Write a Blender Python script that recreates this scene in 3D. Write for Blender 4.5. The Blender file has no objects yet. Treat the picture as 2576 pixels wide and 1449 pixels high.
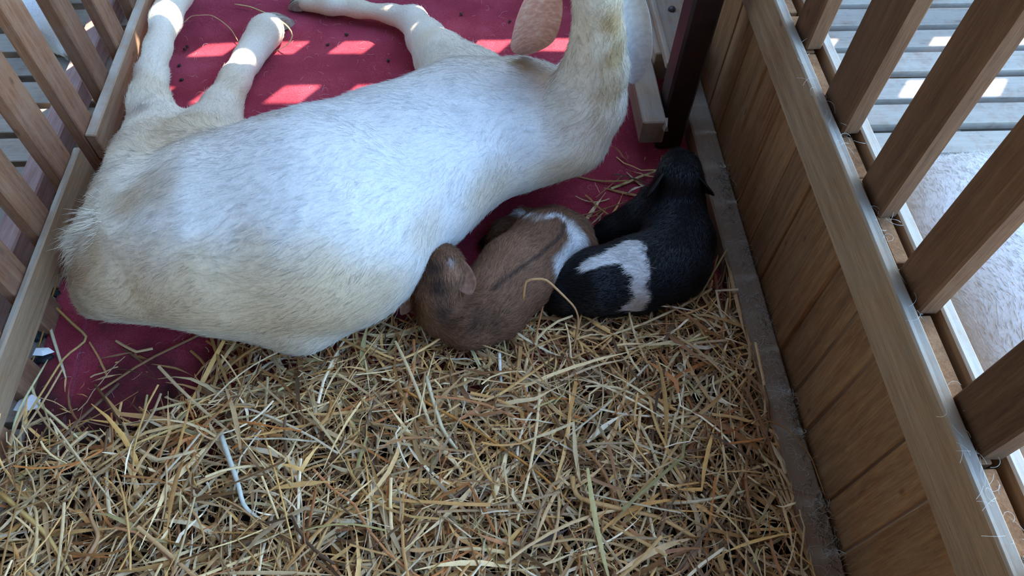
import bpy, bmesh, math, random
import numpy as np
from mathutils import Matrix, Vector

random.seed(7)
RNG = np.random.default_rng(11)
SC = bpy.context.scene
COL = SC.collection

# ------------------------------------------------------------------ camera
F, CAMH = 1840.0, 1.3
def _rot():
    p, yw, ro = (math.radians(a) for a in (33.9, -5.2, 2.6))
    return (Matrix.Rotation(yw, 3, 'Z') @ Matrix.Rotation(p, 3, 'X') @ Matrix.Rotation(ro, 3, 'Z'))
ROT = _rot()
CAM = Vector((0, 0, CAMH))
cd = bpy.data.cameras.new('camera'); cam = bpy.data.objects.new('camera', cd); COL.objects.link(cam)
cd.sensor_width = 36.0; cd.lens = F / 2576 * 36.0; cd.clip_start = 0.01
cam.matrix_world = Matrix.Translation(CAM) @ ROT.to_4x4()
SC.camera = cam

def ray(x, y):
    return ROT @ Vector(((x - 1288) / F, (724.5 - y) / F, -1.0))
def atz(x, y, z):
    d = ray(x, y); return CAM + d * ((z - CAMH) / d.z)
def atx(x, y, X):
    d = ray(x, y); return CAM + d * (X / d.x)

# ------------------------------------------------------------------ light
SC.view_settings.view_transform = 'Standard'; SC.view_settings.look = 'None'
SC.view_settings.gamma = 1.0; SC.view_settings.use_curve_mapping = False
SC.view_settings.exposure = 1.12
SUN_AZ, SUN_EL = math.radians(38), math.radians(45)     # azimuth from +Y towards +X
w = bpy.data.worlds.new('sky'); SC.world = w; w.use_nodes = True
nt = w.node_tree
bg = nt.nodes['Background']
sky = nt.nodes.new('ShaderNodeTexSky'); sky.sky_type = 'NISHITA'; sky.sun_disc = False
sky.sun_elevation = SUN_EL; sky.sun_rotation = SUN_AZ
tint = nt.nodes.new('ShaderNodeMixRGB'); tint.blend_type = 'MULTIPLY'; tint.inputs[0].default_value = 1.0
tint.inputs[2].default_value = (.765, .99, 1.11, 1)
nt.links.new(sky.outputs[0], tint.inputs[1]); nt.links.new(tint.outputs[0], bg.inputs[0]); bg.inputs[1].default_value = 0.85
sd = bpy.data.lights.new('sun', 'SUN'); sun = bpy.data.objects.new('sun', sd); COL.objects.link(sun)
sd.energy = 9.0; sd.angle = math.radians(0.55); sd.color = (1.0, 0.93, 0.82)
SUND = Vector((math.sin(SUN_AZ) * math.cos(SUN_EL), math.cos(SUN_AZ) * math.cos(SUN_EL), math.sin(SUN_EL)))
sun.rotation_euler = SUND.to_track_quat('Z', 'Y').to_euler()
sun.location = SUND * 8

# ------------------------------------------------------------------ helpers
def lin(r, g, b):
    f = lambda c: (c / 255 / 12.92) if c / 255 <= 0.04045 else ((c / 255 + 0.055) / 1.055) ** 2.4
    return (f(r), f(g), f(b), 1.0)

def tag(o, label=None, cat=None, group=None, kind=None):
    if label: o['label'] = label
    if cat: o['category'] = cat
    if group: o['group'] = group
    if kind: o['kind'] = kind
    return o

def empty(name, loc=(0, 0, 0)):
    o = bpy.data.objects.new(name, None); COL.objects.link(o); o.location = loc
    o.empty_display_size = 0.05
    return o

def link(name, me, mat, parent=None):
    o = bpy.data.objects.new(name, me); COL.objects.link(o)
    if mat and not me.materials: me.materials.append(mat)
    if parent:
        o.parent = parent
        o.matrix_parent_inverse = Matrix.Translation(-Vector(parent.location))
    return o

def nmat(name):
    m = bpy.data.materials.new(name); m.use_nodes = True
    n = m.node_tree.nodes; return m, n, m.node_tree.links, n['Principled BSDF']

def ramp(n, stops):
    r = n.new('ShaderNodeValToRGB'); e = r.color_ramp.elements
    while len(e) < len(stops): e.new(0.5)
    for i, (p, c) in enumerate(stops): e[i].position = p; e[i].color = c
    return r

def wood_mat(name, dark, mid, light, axis=2, grain=1.0, grey=None, greyamt=0.0, rough=0.85, bump=0.25, dust=None, dustamt=.85):
    """sawn timber: fibre noise stretched along `axis`, slow tone changes, per-board tone, weathered grey patches"""
    m, n, l, b = nmat(name)
    tc = n.new('ShaderNodeTexCoord'); oi = n.new('ShaderNodeObjectInfo')
    off = n.new('ShaderNodeVectorMath'); off.operation = 'SCALE'
    cmb = n.new('ShaderNodeCombineXYZ'); cmb.inputs[0].default_value = 13.1; cmb.inputs[1].default_value = 7.7; cmb.inputs[2].default_value = 3.3
    l.new(cmb.outputs[0], off.inputs[0]); l.new(oi.outputs['Random'], off.inputs['Scale'])
    add = n.new('ShaderNodeVectorMath'); l.new(tc.outputs['Object'], add.inputs[0]); l.new(off.outputs[0], add.inputs[1])
    def stretched(across, along):
        mp = n.new('ShaderNodeMapping'); s = [across] * 3; s[axis] = along
        mp.inputs['Scale'].default_value = s; l.new(add.outputs[0], mp.inputs['Vector'])
        return mp
    fine = n.new('ShaderNodeTexNoise'); fine.inputs['Scale'].default_value = 1; fine.inputs['Detail'].default_value = 5; fine.inputs['Roughness'].default_value = .65
    l.new(stretched(420 * grain, 22).outputs[0], fine.inputs['Vector'])
    slow = n.new('ShaderNodeTexNoise'); slow.inputs['Scale'].default_value = 1; slow.inputs['Detail'].default_value = 4; slow.inputs['Distortion'].default_value = .8
    l.new(stretched(60 * grain, 3).outputs[0], slow.inputs['Vector'])
    mx = n.new('ShaderNodeMath'); mx.operation = 'MULTIPLY_ADD'; mx.inputs[1].default_value = .5
    l.new(fine.outputs['Fac'], mx.inputs[0])
    hf = n.new('ShaderNodeMath'); hf.operation = 'MULTIPLY'; hf.inputs[1].default_value = .5
    l.new(slow.outputs['Fac'], hf.inputs[0]); l.new(hf.outputs[0], mx.inputs[2])
    rp = ramp(n, [(.26, dark), (.5, mid), (.74, light)]); l.new(mx.outputs[0], rp.inputs[0])
    kn = n.new('ShaderNodeTexVoronoi'); kn.inputs['Scale'].default_value = 1; l.new(stretched(20, 9).outputs[0], kn.inputs['Vector'])
    kr = ramp(n, [(.05, (1, 1, 1, 1)), (.11, (0, 0, 0, 1))]); l.new(kn.outputs['Distance'], kr.inputs[0])
    ks = n.new('ShaderNodeMath'); ks.operation = 'MULTIPLY'; ks.inputs[1].default_value = .55; l.new(kr.outputs[0], ks.inputs[0])
    km = n.new('ShaderNodeMixRGB'); km.inputs[2].default_value = (dark[0] * .45, dark[1] * .45, dark[2] * .45, 1); l.new(ks.outputs[0], km.inputs[0]); l.new(rp.outputs[0], km.inputs[1])
    out = km.outputs[0]
    if grey:
        big = n.new('ShaderNodeTexNoise'); big.inputs['Scale'].default_value = 22; big.inputs['Detail'].default_value = 6; big.inputs['Roughness'].default_value = .7
        l.new(add.outputs[0], big.inputs['Vector'])
        g = ramp(n, [(.5 - greyamt * .3, (0, 0, 0, 1)), (.75 - greyamt * .3, (1, 1, 1, 1))]); l.new(big.outputs['Fac'], g.inputs[0])
        sc = n.new('ShaderNodeMath'); sc.operation = 'MULTIPLY'; sc.inputs[1].default_value = min(1, greyamt); l.new(g.outputs[0], sc.inputs[0])
        mg = n.new('ShaderNodeMixRGB'); mg.inputs[2].default_value = grey; l.new(sc.outputs[0], mg.inputs[0]); l.new(out, mg.inputs[1]); out = mg.outputs[0]
    if dust:      # settled dust and weathering lie on faces that look up
        ge = n.new('ShaderNodeNewGeometry'); sp = n.new('ShaderNodeSeparateXYZ'); l.new(ge.outputs['Normal'], sp.inputs[0])
        dr = ramp(n, [(.55, (0, 0, 0, 1)), (.9, (1, 1, 1, 1))]); l.new(sp.outputs['Z'], dr.inputs[0])
        dn = n.new('ShaderNodeTexNoise'); dn.inputs['Scale'].default_value = 30; dn.inputs['Detail'].default_value = 6; dn.inputs['Roughness'].default_value = .7; l.new(add.outputs[0], dn.inputs['Vector'])
        d2 = n.new('ShaderNodeMapRange'); d2.inputs[1].default_value = .3; d2.inputs[2].default_value = .6; d2.inputs[3].default_value = .35; d2.inputs[4].default_value = dustamt; l.new(dn.outputs['Fac'], d2.inputs[0])
        dm = n.new('ShaderNodeMath'); dm.operation = 'MULTIPLY'; l.new(dr.outputs[0], dm.inputs[0]); l.new(d2.outputs[0], dm.inputs[1])
        dx = n.new('ShaderNodeMixRGB'); dx.inputs[2].default_value = dust; l.new(dm.outputs[0], dx.inputs[0]); l.new(out, dx.inputs[1]); out = dx.outputs[0]
    hv = n.new('ShaderNodeHueSaturation'); l.new(out, hv.inputs['Color'])
    vr = n.new('ShaderNodeMapRange'); vr.inputs[3].default_value = .78; vr.inputs[4].default_value = 1.18; l.new(oi.outputs['Random'], vr.inputs[0]); l.new(vr.outputs[0], hv.inputs['Value'])
    l.new(hv.outputs[0], b.inputs['Base Color'])
    b.inputs['Roughness'].default_value = rough; b.inputs['Specular IOR Level'].default_value = .25
    bp = n.new('ShaderNodeBump'); bp.inputs['Strength'].default_value = bump; bp.inputs['Distance'].default_value = .003
    l.new(fine.outputs['Fac'], bp.inputs['Height']); l.new(bp.outputs[0], b.inputs['Normal'])
    return m

def plain_mat(name, c, rough=.7, noise=None, nscale=40, spec=.3, bump=0):
    m, n, l, b = nmat(name)
    b.inputs['Roughness'].default_value = rough; b.inputs['Specular IOR Level'].default_value = spec
    b.inputs['Base Color'].default_value = c
    if noise:
        tc = n.new('ShaderNodeTexCoord'); t = n.new('ShaderNodeTexNoise'); t.inputs['Scale'].default_value = nscale; t.inputs['Detail'].default_value = 6
        l.new(tc.outputs['Object'], t.inputs['Vector'])
        r = ramp(n, [(.35, c), (.68, noise)]); l.new(t.outputs['Fac'], r.inputs[0]); l.new(r.outputs[0], b.inputs['Base Color'])
        if bump:
            bp = n.new('ShaderNodeBump'); bp.inputs['Strength'].default_value = bump; bp.inputs['Distance'].default_value = .004
            l.new(t.outputs['Fac'], bp.inputs['Height']); l.new(bp.outputs[0], b.inputs['Normal'])
    return m

def box(name, x0, x1, y0, y1, z0, z1, mat, parent=None, bev=.0018, jit=0.0, warp=0):
    """a bevelled board whose origin sits at its own centre; `jit` skews its corners a little, as rough-sawn timber is"""
    c = Vector(((x0 + x1) / 2, (y0 + y1) / 2, (z0 + z1) / 2))
    bm = bmesh.new(); bmesh.ops.create_cube(bm, size=1)
    for v in bm.verts:
        v.co = Vector((v.co.x * (x1 - x0), v.co.y * (y1 - y0), v.co.z * (z1 - z0)))
        if jit: v.co += Vector((random.uniform(-jit, jit), random.uniform(-jit, jit), random.uniform(-jit, jit)))
    if bev: bmesh.ops.bevel(bm, geom=list(bm.edges), offset=bev, segments=1, affect='EDGES')
    me = bpy.data.meshes.new(name); bm.to_mesh(me); bm.free()
    o = bpy.data.objects.new(name, me); COL.objects.link(o); me.materials.append(mat)
    o.location = c
    if parent:
        o.parent = parent; o.location = c - Vector(parent.location)
    return o

# ---- organic surfaces: smooth union of tapered capsules, meshed with surface nets
def smooth_field(P, prims, k):
    acc = np.zeros(P.shape[0], np.float32)
    for (a, ra, b, rb, zs, fl) in prims:
        a = np.array(a, np.float32); b = np.array(b, np.float32)
        A = a * [1, 1, 1 / zs]; B = b * [1, 1, 1 / zs]
        Q = P * np.array([1, 1, 1 / zs], np.float32)
        ab = (B - A).astype(np.float32); L = float(ab @ ab) + 1e-9
        t = np.clip((Q - A) @ ab / L, 0, 1)
        d = np.linalg.norm(Q - A - t[:, None] * ab, axis=1) - (ra + (rb - ra) * t)
        acc += np.exp(np.clip(-d / k, -60, 60))
    return -k * np.log(acc + 1e-26)

def surface_nets(prims, h, k, floor=None, extra=None):
    lo = np.array([1e9] * 3); hi = -lo
    for (a, ra, b, rb, zs, fl) in prims:
        for c, r in ((a, ra), (b, rb)):
            c = np.array(c); e = np.array([r, r, r * zs]) + k * 2 + 2 * h
            lo = np.minimum(lo, c - e); hi = np.maximum(hi, c + e)
    n = np.ceil((hi - lo) / h).astype(int) + 1
    ax = [lo[i] + h * np.arange(n[i]) for i in range(3)]
    G = np.stack(np.meshgrid(*ax, indexing='ij'), -1).reshape(-1, 3).astype(np.float32)
    V = np.empty(len(G), np.float32)
    for s in range(0, len(G), 400000):
        V[s:s + 400000] = smooth_field(G[s:s + 400000], prims, k)
    if floor is not None: V = np.maximum(V, floor - G[:, 2])
    if extra is not None: V = extra(G, V)
    V = V.reshape(n)
    ins = V < 0
    cs = [(i, j, m) for i in (0, 1) for j in (0, 1) for m in (0, 1)]
    sl = lambda o, A: A[o[0]:n[0] - 1 + o[0], o[1]:n[1] - 1 + o[1], o[2]:n[2] - 1 + o[2]]
    cnt = sum(sl(c, ins).astype(np.int8) for c in cs)
    act = (cnt > 0) & (cnt < 8)
    idx = -np.ones(act.shape, int); cells = np.argwhere(act); idx[act] = np.arange(len(cells))
    acc = np.zeros((len(cells), 3)); num = np.zeros(len(cells))
    vals = {c: V[cells[:, 0] + c[0], cells[:, 1] + c[1], cells[:, 2] + c[2]] for c in cs}
    for c0 in cs:
        for axn in range(3):
            if c0[axn]: continue
            c1 = list(c0); c1[axn] = 1; c1 = tuple(c1)
            a, b = vals[c0], vals[c1]; x = (a < 0) != (b < 0)
            t = np.where(x, a / np.where(x, a - b, 1), 0)
            p = np.array(c0, float)[None] + t[:, None] * (np.array(c1) - np.array(c0))[None]
            acc[x] += p[x]; num[x] += 1
    verts = lo + h * (cells + acc / num[:, None])
    faces = []
    for axn in range(3):
        u, v = [(1, 2), (2, 0), (0, 1)][axn]
        s0 = [slice(1, -1)] * 3; s0[axn] = slice(0, -1)
        s1 = [slice(1, -1)] * 3; s1[axn] = slice(1, None)
        A = ins[tuple(s0)]; B = ins[tuple(s1)]
        e = np.argwhere(A != B)
        flip = A[tuple(e.T)]
        base = e.copy(); base[:, u] += 1; base[:, v] += 1
        def cell(du, dv):
            q = base.copy(); q[:, u] -= du; q[:, v] -= dv; return idx[q[:, 0], q[:, 1], q[:, 2]]
        q = np.stack([cell(1, 1), cell(0, 1), cell(0, 0), cell(1, 0)], 1)
        q[~flip] = q[~flip][:, ::-1]
        faces.append(q)
    F_ = np.concatenate(faces)
    F_ = F_[(F_ >= 0).all(1)]
    return verts, F_

def relax(v, f, it=2):
    e = np.concatenate([f[:, [0, 1]], f[:, [1, 2]], f[:, [2, 3]], f[:, [3, 0]]])
    for _ in range(it):
        s = np.zeros_like(v); c = np.zeros(len(v))
        for a, b in ((0, 1), (1, 0)):
            np.add.at(s, e[:, a], v[e[:, b]]); np.add.at(c, e[:, a], 1)
        v = v * .4 + .6 * s / c[:, None]
    return v

def mesh_np(name, v, f, smooth=True):
    me = bpy.data.meshes.new(name)
    v = np.asarray(v, np.float32); f = np.asarray(f, np.int32); n = f.shape[1]
    me.vertices.add(len(v)); me.vertices.foreach_set('co', v.ravel())
    me.loops.add(f.size); me.loops.foreach_set('vertex_index', f.ravel())
    me.polygons.add(len(f)); me.polygons.foreach_set('loop_start', np.arange(0, f.size, n, dtype=np.int32))
    if smooth: me.polygons.foreach_set('use_smooth', np.ones(len(f), bool))
    me.update(calc_edges=True); me.validate(); return me

def set_color(me, cols):
    at = me.color_attributes.new('coat', 'FLOAT_COLOR', 'POINT')
    c = np.ones((len(cols), 4), np.float32); c[:, :3] = cols
    at.data.foreach_set('color', c.ravel())

def coat_mat(name, rough=.8, streak=.25):
    m, n, l, b = nmat(name)
    at = n.new('ShaderNodeAttribute'); at.attribute_name = 'coat'
    tc = n.new('ShaderNodeTexCoord'); t = n.new('ShaderNodeTexNoise'); t.inputs['Scale'].default_value = 260; t.inputs['Detail'].default_value = 4
    l.new(tc.outputs['Object'], t.inputs['Vector'])
    hv = n.new('ShaderNodeHueSaturation'); mr = n.new('ShaderNodeMapRange'); mr.inputs[3].default_value = 1 - streak; mr.inputs[4].default_value = 1 + streak
    l.new(t.outputs['Fac'], mr.inputs[0]); l.new(mr.outputs[0], hv.inputs['Value']); l.new(at.outputs['Color'], hv.inputs['Color'])
    l.new(hv.outputs[0], b.inputs['Base Color']); b.inputs['Roughness'].default_value = rough; b.inputs['Specular IOR Level'].default_value = .15
    return m

def hair_mat(name, rough=.55, spec=.2):
    m, n, l, b = nmat(name)
    at = n.new('ShaderNodeAttribute'); at.attribute_name = 'coat'
    an = n.new('ShaderNodeAttribute'); an.attribute_name = 'skin_normal'
    ge = n.new('ShaderNodeNewGeometry')
    s1 = n.new('ShaderNodeVectorMath'); s1.operation = 'SCALE'; s1.inputs['Scale'].default_value = 1.6; l.new(an.outputs['Vector'], s1.inputs[0])
    ad = n.new('ShaderNodeVectorMath'); l.new(s1.outputs[0], ad.inputs[0]); l.new(ge.outputs['Normal'], ad.inputs[1])
    nm = n.new('ShaderNodeVectorMath'); nm.operation = 'NORMALIZE'; l.new(ad.outputs[0], nm.inputs[0])
    l.new(at.outputs['Color'], b.inputs['Base Color']); l.new(nm.outputs[0], b.inputs['Normal'])
    b.inputs['Roughness'].default_value = rough; b.inputs['Specular IOR Level'].default_value = spec
    return m

def vnoise(P, f, seed):
    """cheap smooth vector noise: sum of sines"""
    r = np.random.default_rng(seed); o = np.zeros_like(P)
    for _ in range(6):
        kx = r.normal(0, 1, (3,)) * f; ph = r.uniform(0, 6.28, 3)
        s = P @ kx
        o += np.stack([np.sin(s + ph[0]), np.sin(s * 1.1 + ph[1]), np.sin(s * .9 + ph[2])], 1)
    return o / 3

def grow_fur(name, parent, v, f, prims, colfn, count, length, mat, rad=.00035, lift=.22, seed=1, k=.02, keep=None, lenfn=None, jitter=.18, tone=(.70, 1.14)):
    r = np.random.default_rng(seed)
    T = np.concatenate([f[:, [0, 1, 2]], f[:, [0, 2, 3]]])
    A, B, C = v[T[:, 0]], v[T[:, 1]], v[T[:, 2]]
    N = np.cross(B - A, C - A); ar = np.linalg.norm(N, axis=1) + 1e-12; N /= ar[:, None]
    wgt = ar * (N[:, 2] > -.55) * (((A[:, 2] + B[:, 2] + C[:, 2]) / 3) > .008)
    if keep is not None: wgt = wgt * keep((A + B + C) / 3)
    ti = r.choice(len(T), count, p=wgt / wgt.sum())
    u = r.random(count); w_ = r.random(count); s = u + w_ > 1; u[s] = 1 - u[s]; w_[s] = 1 - w_[s]
    R0 = A[ti] + u[:, None] * (B[ti] - A[ti]) + w_[:, None] * (C[ti] - A[ti])
    # smooth vertex normals
    vn = np.zeros_like(v)
    for c in range(3): np.add.at(vn, T[:, c], N * ar[:, None])
    vn /= np.linalg.norm(vn, axis=1)[:, None] + 1e-12
    n_ = vn[T[ti, 0]] * (1 - u - w_)[:, None] + vn[T[ti, 1]] * u[:, None] + vn[T[ti, 2]] * w_[:, None]
    n_ /= np.linalg.norm(n_, axis=1)[:, None] + 1e-9
    fl = np.zeros_like(R0)
    for (a, ra, b, rb, zs, fv) in prims:
        a = np.array(a); b = np.array(b); ab = b - a; L = ab @ ab + 1e-9
        t = np.clip((R0 - a) @ ab / L, 0, 1)
        d = np.linalg.norm(R0 - a - t[:, None] * ab, axis=1) - (ra + (rb - ra) * t)
        dirv = np.array(fv if fv is not None else ab / math.sqrt(L), float)
        fl += np.exp(np.clip(-d / k, -30, 30))[:, None] * dirv
    fl /= np.linalg.norm(fl, axis=1)[:, None] + 1e-12
    fl = fl + .38 * vnoise(R0, 22, seed + 5) + .16 * vnoise(R0, 70, seed + 6) + r.normal(0, jitter, R0.shape)
    fl -= (fl * n_).sum(1)[:, None] * n_
    fl /= np.linalg.norm(fl, axis=1)[:, None] + 1e-9
    ln = length * r.uniform(.55, 1.25, count)
    if lenfn is not None: ln = ln * lenfn(R0)
    lf = lift * r.uniform(.4, 1.5, count)
    ts = np.array([0, .35, .7, 1.0])
    bend = r.normal(0, .12, R0.shape)
    pts = np.stack([R0 - n_ * .001 + ln[:, None] * (fl * t + n_ * (lf[:, None] * (t - .55 * t * t)) + bend * t * t) for t in ts], 1)
    pts[:, :, 2] = np.maximum(pts[:, :, 2], .004)
    hc = bpy.data.hair_curves.new(name)
    hc.add_curves([4] * count)
    hc.attributes['position'].data.foreach_set('vector', pts.astype(np.float32).ravel())
    ra_ = hc.attributes.get('radius') or hc.attributes.new('radius', 'FLOAT', 'POINT')
    ra_.data.foreach_set('value', (np.tile(np.array([1, .9, .6, .12]), count) * rad * np.repeat(r.uniform(.6, 1.3, count), 4)).astype(np.float32))
    ca = hc.attributes.new('coat', 'FLOAT_COLOR', 'CURVE')
    cc = np.ones((count, 4), np.float32); cc[:, :3] = np.clip(colfn(R0) * r.uniform(*tone, (count, 1)), 0, 1)
    ca.data.foreach_set('color', cc.ravel())
    na = hc.attributes.new('skin_normal', 'FLOAT_VECTOR', 'CURVE'); na.data.foreach_set('vector', n_.astype(np.float32).ravel())
    o = bpy.data.objects.new(name, hc); COL.objects.link(o); hc.materials.append(mat); o.parent = parent
    if parent.parent is None: o.matrix_parent_inverse = Matrix.Translation(-Vector(parent.location))
    o['kind'] = 'stuff'
    return o

def circ(px, py, rp, z):
    """a ball seen at pixel (px, py) with radius rp, its centre at height z"""
    c = atz(px, py, z); d = (ROT.transposed() @ (c - CAM)); return c, rp * (-d.z) / F

def chain(pts, zs=1.0, flow=None, rev=False):
    """pts: (px, py, rp, z) -> capsules between neighbours"""
    out = []; cr = [circ(*p) for p in pts]
    for (a, ra), (b, rb) in zip(cr[:-1], cr[1:]):
        fv = flow
        if fv is None:
            dv = (b - a).normalized() if (b - a).length > 1e-6 else Vector((1, 0, 0))
            fv = tuple(-dv) if rev else tuple(dv)
        out.append((tuple(a), ra, tuple(b), rb, zs, fv))
    return out

def blobcol(base, blobs):
    """coat colour: base plus soft patches (centre, radius, colour, strength)"""
    base = np.array(base[:3])
    B = [(np.array(c), r, np.array(col[:3]), s) for c, r, col, s in blobs]
    def fn(P):
        P = np.asarray(P, float); o = np.tile(base, (len(P), 1))
        wob = vnoise(P, 30, 3) * .015
        for c, r, col, s in B:
            d = np.linalg.norm((P + wob - c), axis=1) / r
            a = (s * np.clip(1.6 - 1.3 * d, 0, 1))[:, None]
            o = o * (1 - a) + col * a
        return o
    return fn

# ------------------------------------------------------------------ materials
PLANK = wood_mat('plank_wood', lin(90, 56, 35), lin(146, 101, 64), lin(182, 136, 92), 2, grain=.8, grey=lin(150, 124, 96), greyamt=.25)
RAIL = wood_mat('rail_wood', lin(114, 86, 62), lin(164, 129, 98), lin(194, 162, 130), 1, grey=lin(150, 134, 112), greyamt=.35, dust=lin(168, 162, 150), dustamt=.75)
SLAT = wood_mat('slat_wood', lin(66, 42, 28), lin(104, 70, 46), lin(132, 96, 68), 2, grey=lin(116, 90, 68), greyamt=.25)
SLATL = wood_mat('pale_slat_wood', lin(90, 58, 40), lin(136, 94, 68), lin(164, 124, 94), 2, grey=lin(150, 126, 108), greyamt=.3)
SILL = wood_mat('dirty_sill_wood', lin(96, 74, 56), lin(146, 116, 90), lin(176, 146, 118), 1, grey=lin(150, 124, 100), greyamt=.3, dust=lin(136, 124, 108), dustamt=.7)
FLOORB = wood_mat('floor_wood', lin(92, 72, 58), lin(146, 124, 106), lin(180, 160, 142), 0, grey=lin(160, 152, 138), greyamt=.7)
BEAML = wood_mat('reddish_beam_wood', lin(112, 76, 66), lin(166, 126, 114), lin(192, 158, 146), 1, grey=lin(170, 150, 146), greyamt=.4)

# ------------------------------------------------------------------ the setting
ground = box('ground', -14, 14, -14, 14, -1.16, -1.1, plain_mat('earth', lin(176, 152, 118), .95, lin(150, 126, 96), 3), bev=0)
tag(ground, 'bare sandy earth below the raised slatted floor', kind='structure')

backing = box('dark_backing', -2.8, 2.85, -1.2, 2.45, -1.1, -.42, plain_mat('backing', lin(52, 38, 30), .95, lin(34, 26, 20), 12), bev=.05)  # dark box added below the boards so the floor gaps stay dark
tag(backing, 'dark block added under the slatted floor to darken its gaps', 'backing')
# raised slatted floor: bearers, and boards laid across them in three bays
floor = empty('floor', (0, 1, -.05)); tag(floor, 'raised slatted timber floor of the goat shed', kind='structure')
for x in (-2.2, -1.5, -.88, -.2, .62, 1.25, 1.9, 2.5):
    box('bearer', x - .03, x + .03, -.8, 2.3, -.12, -.026, SILL, floor)
def bay(x0, x1, yc, pitch, n, w):
    for i in range(n):
        c = yc - pitch * i + random.uniform(-.003, .003); ww = w + random.uniform(-.004, .004)
        box('floor_board', x0 + random.uniform(-.004, .004), x1, c - ww / 2, c + ww / 2, -.024 + random.uniform(-.002, .002), random.uniform(-.002, .001), FLOORB, floor, jit=.002)
bay(.64, 2.7, 2.29, .1015, 28, .0745)
bay(-2.6, -.905, 2.22, .1005, 28, .075)
bay(-.9, .635, 2.26, .101, 28, .08)

# right wall: sill, upright planks, rail either side, tall slats above
wr = empty('wall_right', (.6, .6, 0)); tag(wr, 'plank wall with grey rail and tall slats, right of the kids', kind='structure')
box('sill', .537, .593, -.75, 2.2, 0.0, .06, SILL, wr, bev=.004, jit=.003)
JY = [1.9, 1.80, 1.705, 1.61, 1.50, 1.36, 1.263, 1.155, 1.045, .932, .840, .745, .671, .575, .496, .366, .282, .17, .07, -.03, -.14, -.25, -.36, -.5]
for a, b in zip(JY[:-1], JY[1:]):
    g = random.choice([.0012, .002, .003, .0042]); dx = random.uniform(0, .006)
    box('plank', .5935 + dx, .6155 + dx, b + g, a - g, .005, .466 + random.uniform(-.006, .004), PLANK, wr, bev=.0015)
box('rail', .571, .593, -.75, 2.2, .382, .482, RAIL, wr, bev=.003, jit=.002)
box('outer_rail', .631, .652, -.75, 2.2, .385, .477, RAIL, wr, bev=.003, jit=.002)
for a, b in [(1.68, 1.61), (1.48, 1.40), (1.30, 1.225), (1.114, 1.045), (.928, .835), (.736, .662), (.568, .494), (.369, .286), (.16, .085), (-.05, -.13)]:
    box('slat', .598 + random.uniform(-.001, .001), .629, b, a, .468, 1.7, SLAT, wr, bev=.003, jit=.0015)
box('top_rail', .571, .593, -.75, 2.2, 1.62, 1.70, RAIL, wr)

# left fence: foot beam, two overlapping low rails, tall slats
wl = empty('wall_left', (-.85, .9, 0)); tag(wl, 'open picket fence with low rails, left of the white goat', kind='structure')
box('rail', -.832, -.809, 1.198, 2.25, .078, .150, RAIL, wl, bev=.0025, jit=.001)
box('rail', -.845, -.831, -.6, 1.165, .076, .152, RAIL, wl, bev=.004, jit=.001)
for b, a in [(1.92, 1.985), (1.785, 1.85), (1.645, 1.71), (1.49, 1.555), (1.34, 1.409), (1.196, 1.264), (1.075, 1.146), (.925, .994), (.787, .854), (.64, .71), (.5, .57), (.35, .42), (.2, .27)]:
    x1 = -.833 if a > 1.19 else -.846
    box('slat', x1 - .027, x1, b, a, -.02, 1.7, SLATL, wl, bev=.0025, jit=.002)
box('foot_beam', -1.005, -.955, -.6, 2.25, 0, .06, BEAML, wl, bev=.004, jit=.003)
box('top_rail', -.831, -.809, -.6, 2.25, 1.62, 1.7, RAIL, wl)

# unseen boarded wall, added to block the sun; two slots let its patches in
wb = empty('sun_screen_back', (0, 2.32, 0)); tag(wb, 'unseen tall boarding added to block the sun, with open slots', kind='structure')
YB = 2.32; BW = plain_mat('sun_screen_wood', lin(150, 124, 96), .9, lin(112, 88, 66), 12)
def zb(y): return (YB - y) / math.cos(SUN_AZ) * math.tan(SUN_EL)
slots = [(zb(1.683), zb(1.612)), (zb(1.505), zb(1.425))]
zs_ = [-.1] + [q for s in slots for q in s] + [3.4]
for i in range(0, len(zs_), 2):
    z0, z1 = zs_[i], zs_[i + 1]; nb = max(1, round((z1 - z0) / .16))
    for j in range(nb):
        box('screen_board', -4.5, 4.5, YB, YB + .02, z0 + (z1 - z0) * j / nb, z0 + (z1 - z0) * (j + 1) / nb - .0005, BW, wb, bev=0)
x = -1.2
sx = math.tan(SUN_AZ)
for xc in np.arange(.247 - .185 * 12, 3.4, .185):
    box('upright', xc, xc + .088, YB - .012, YB, .3, 1.5, BW, wb, bev=.002)

# unseen roof, added and sized to shade the near half of the pen
DARKB = plain_mat('shade_boards', lin(104, 84, 64), .9, lin(74, 58, 44), 10)
wrf = box('shade_roof', -4.5, .66, -2.2, 1.5, 2.3, 2.34, DARKB, bev=0)
tag(wrf, 'unseen boarded roof added to shade the near half of the pen', kind='structure')
wn = empty('shade_wall_front', (0, -2.0, 0)); tag(wn, 'unseen dark boarding added to cut light from the near end', kind='structure')  # unseen wall, added to keep the near-facing sides dark
for i in range(30):
    box('screen_board', -4.5 + .18 * i, -4.5 + .18 * (i + 1) - .002, -2.02, -2.0, -.1, 2.3, DARKB, wn, bev=0)

wo = empty('shade_wall_left', (-4.5, 0, 0)); tag(wo, 'unseen dark boarding added to cut light from the left', kind='structure')  # unseen wall, added to cut skylight coming from the left
for i in range(16):
    box('screen_board', -4.52, -4.5, -2.0 + .18 * i, -2.0 + .18 * (i + 1) - .002, -.1, 2.3, DARKB, wo, bev=0)

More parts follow.
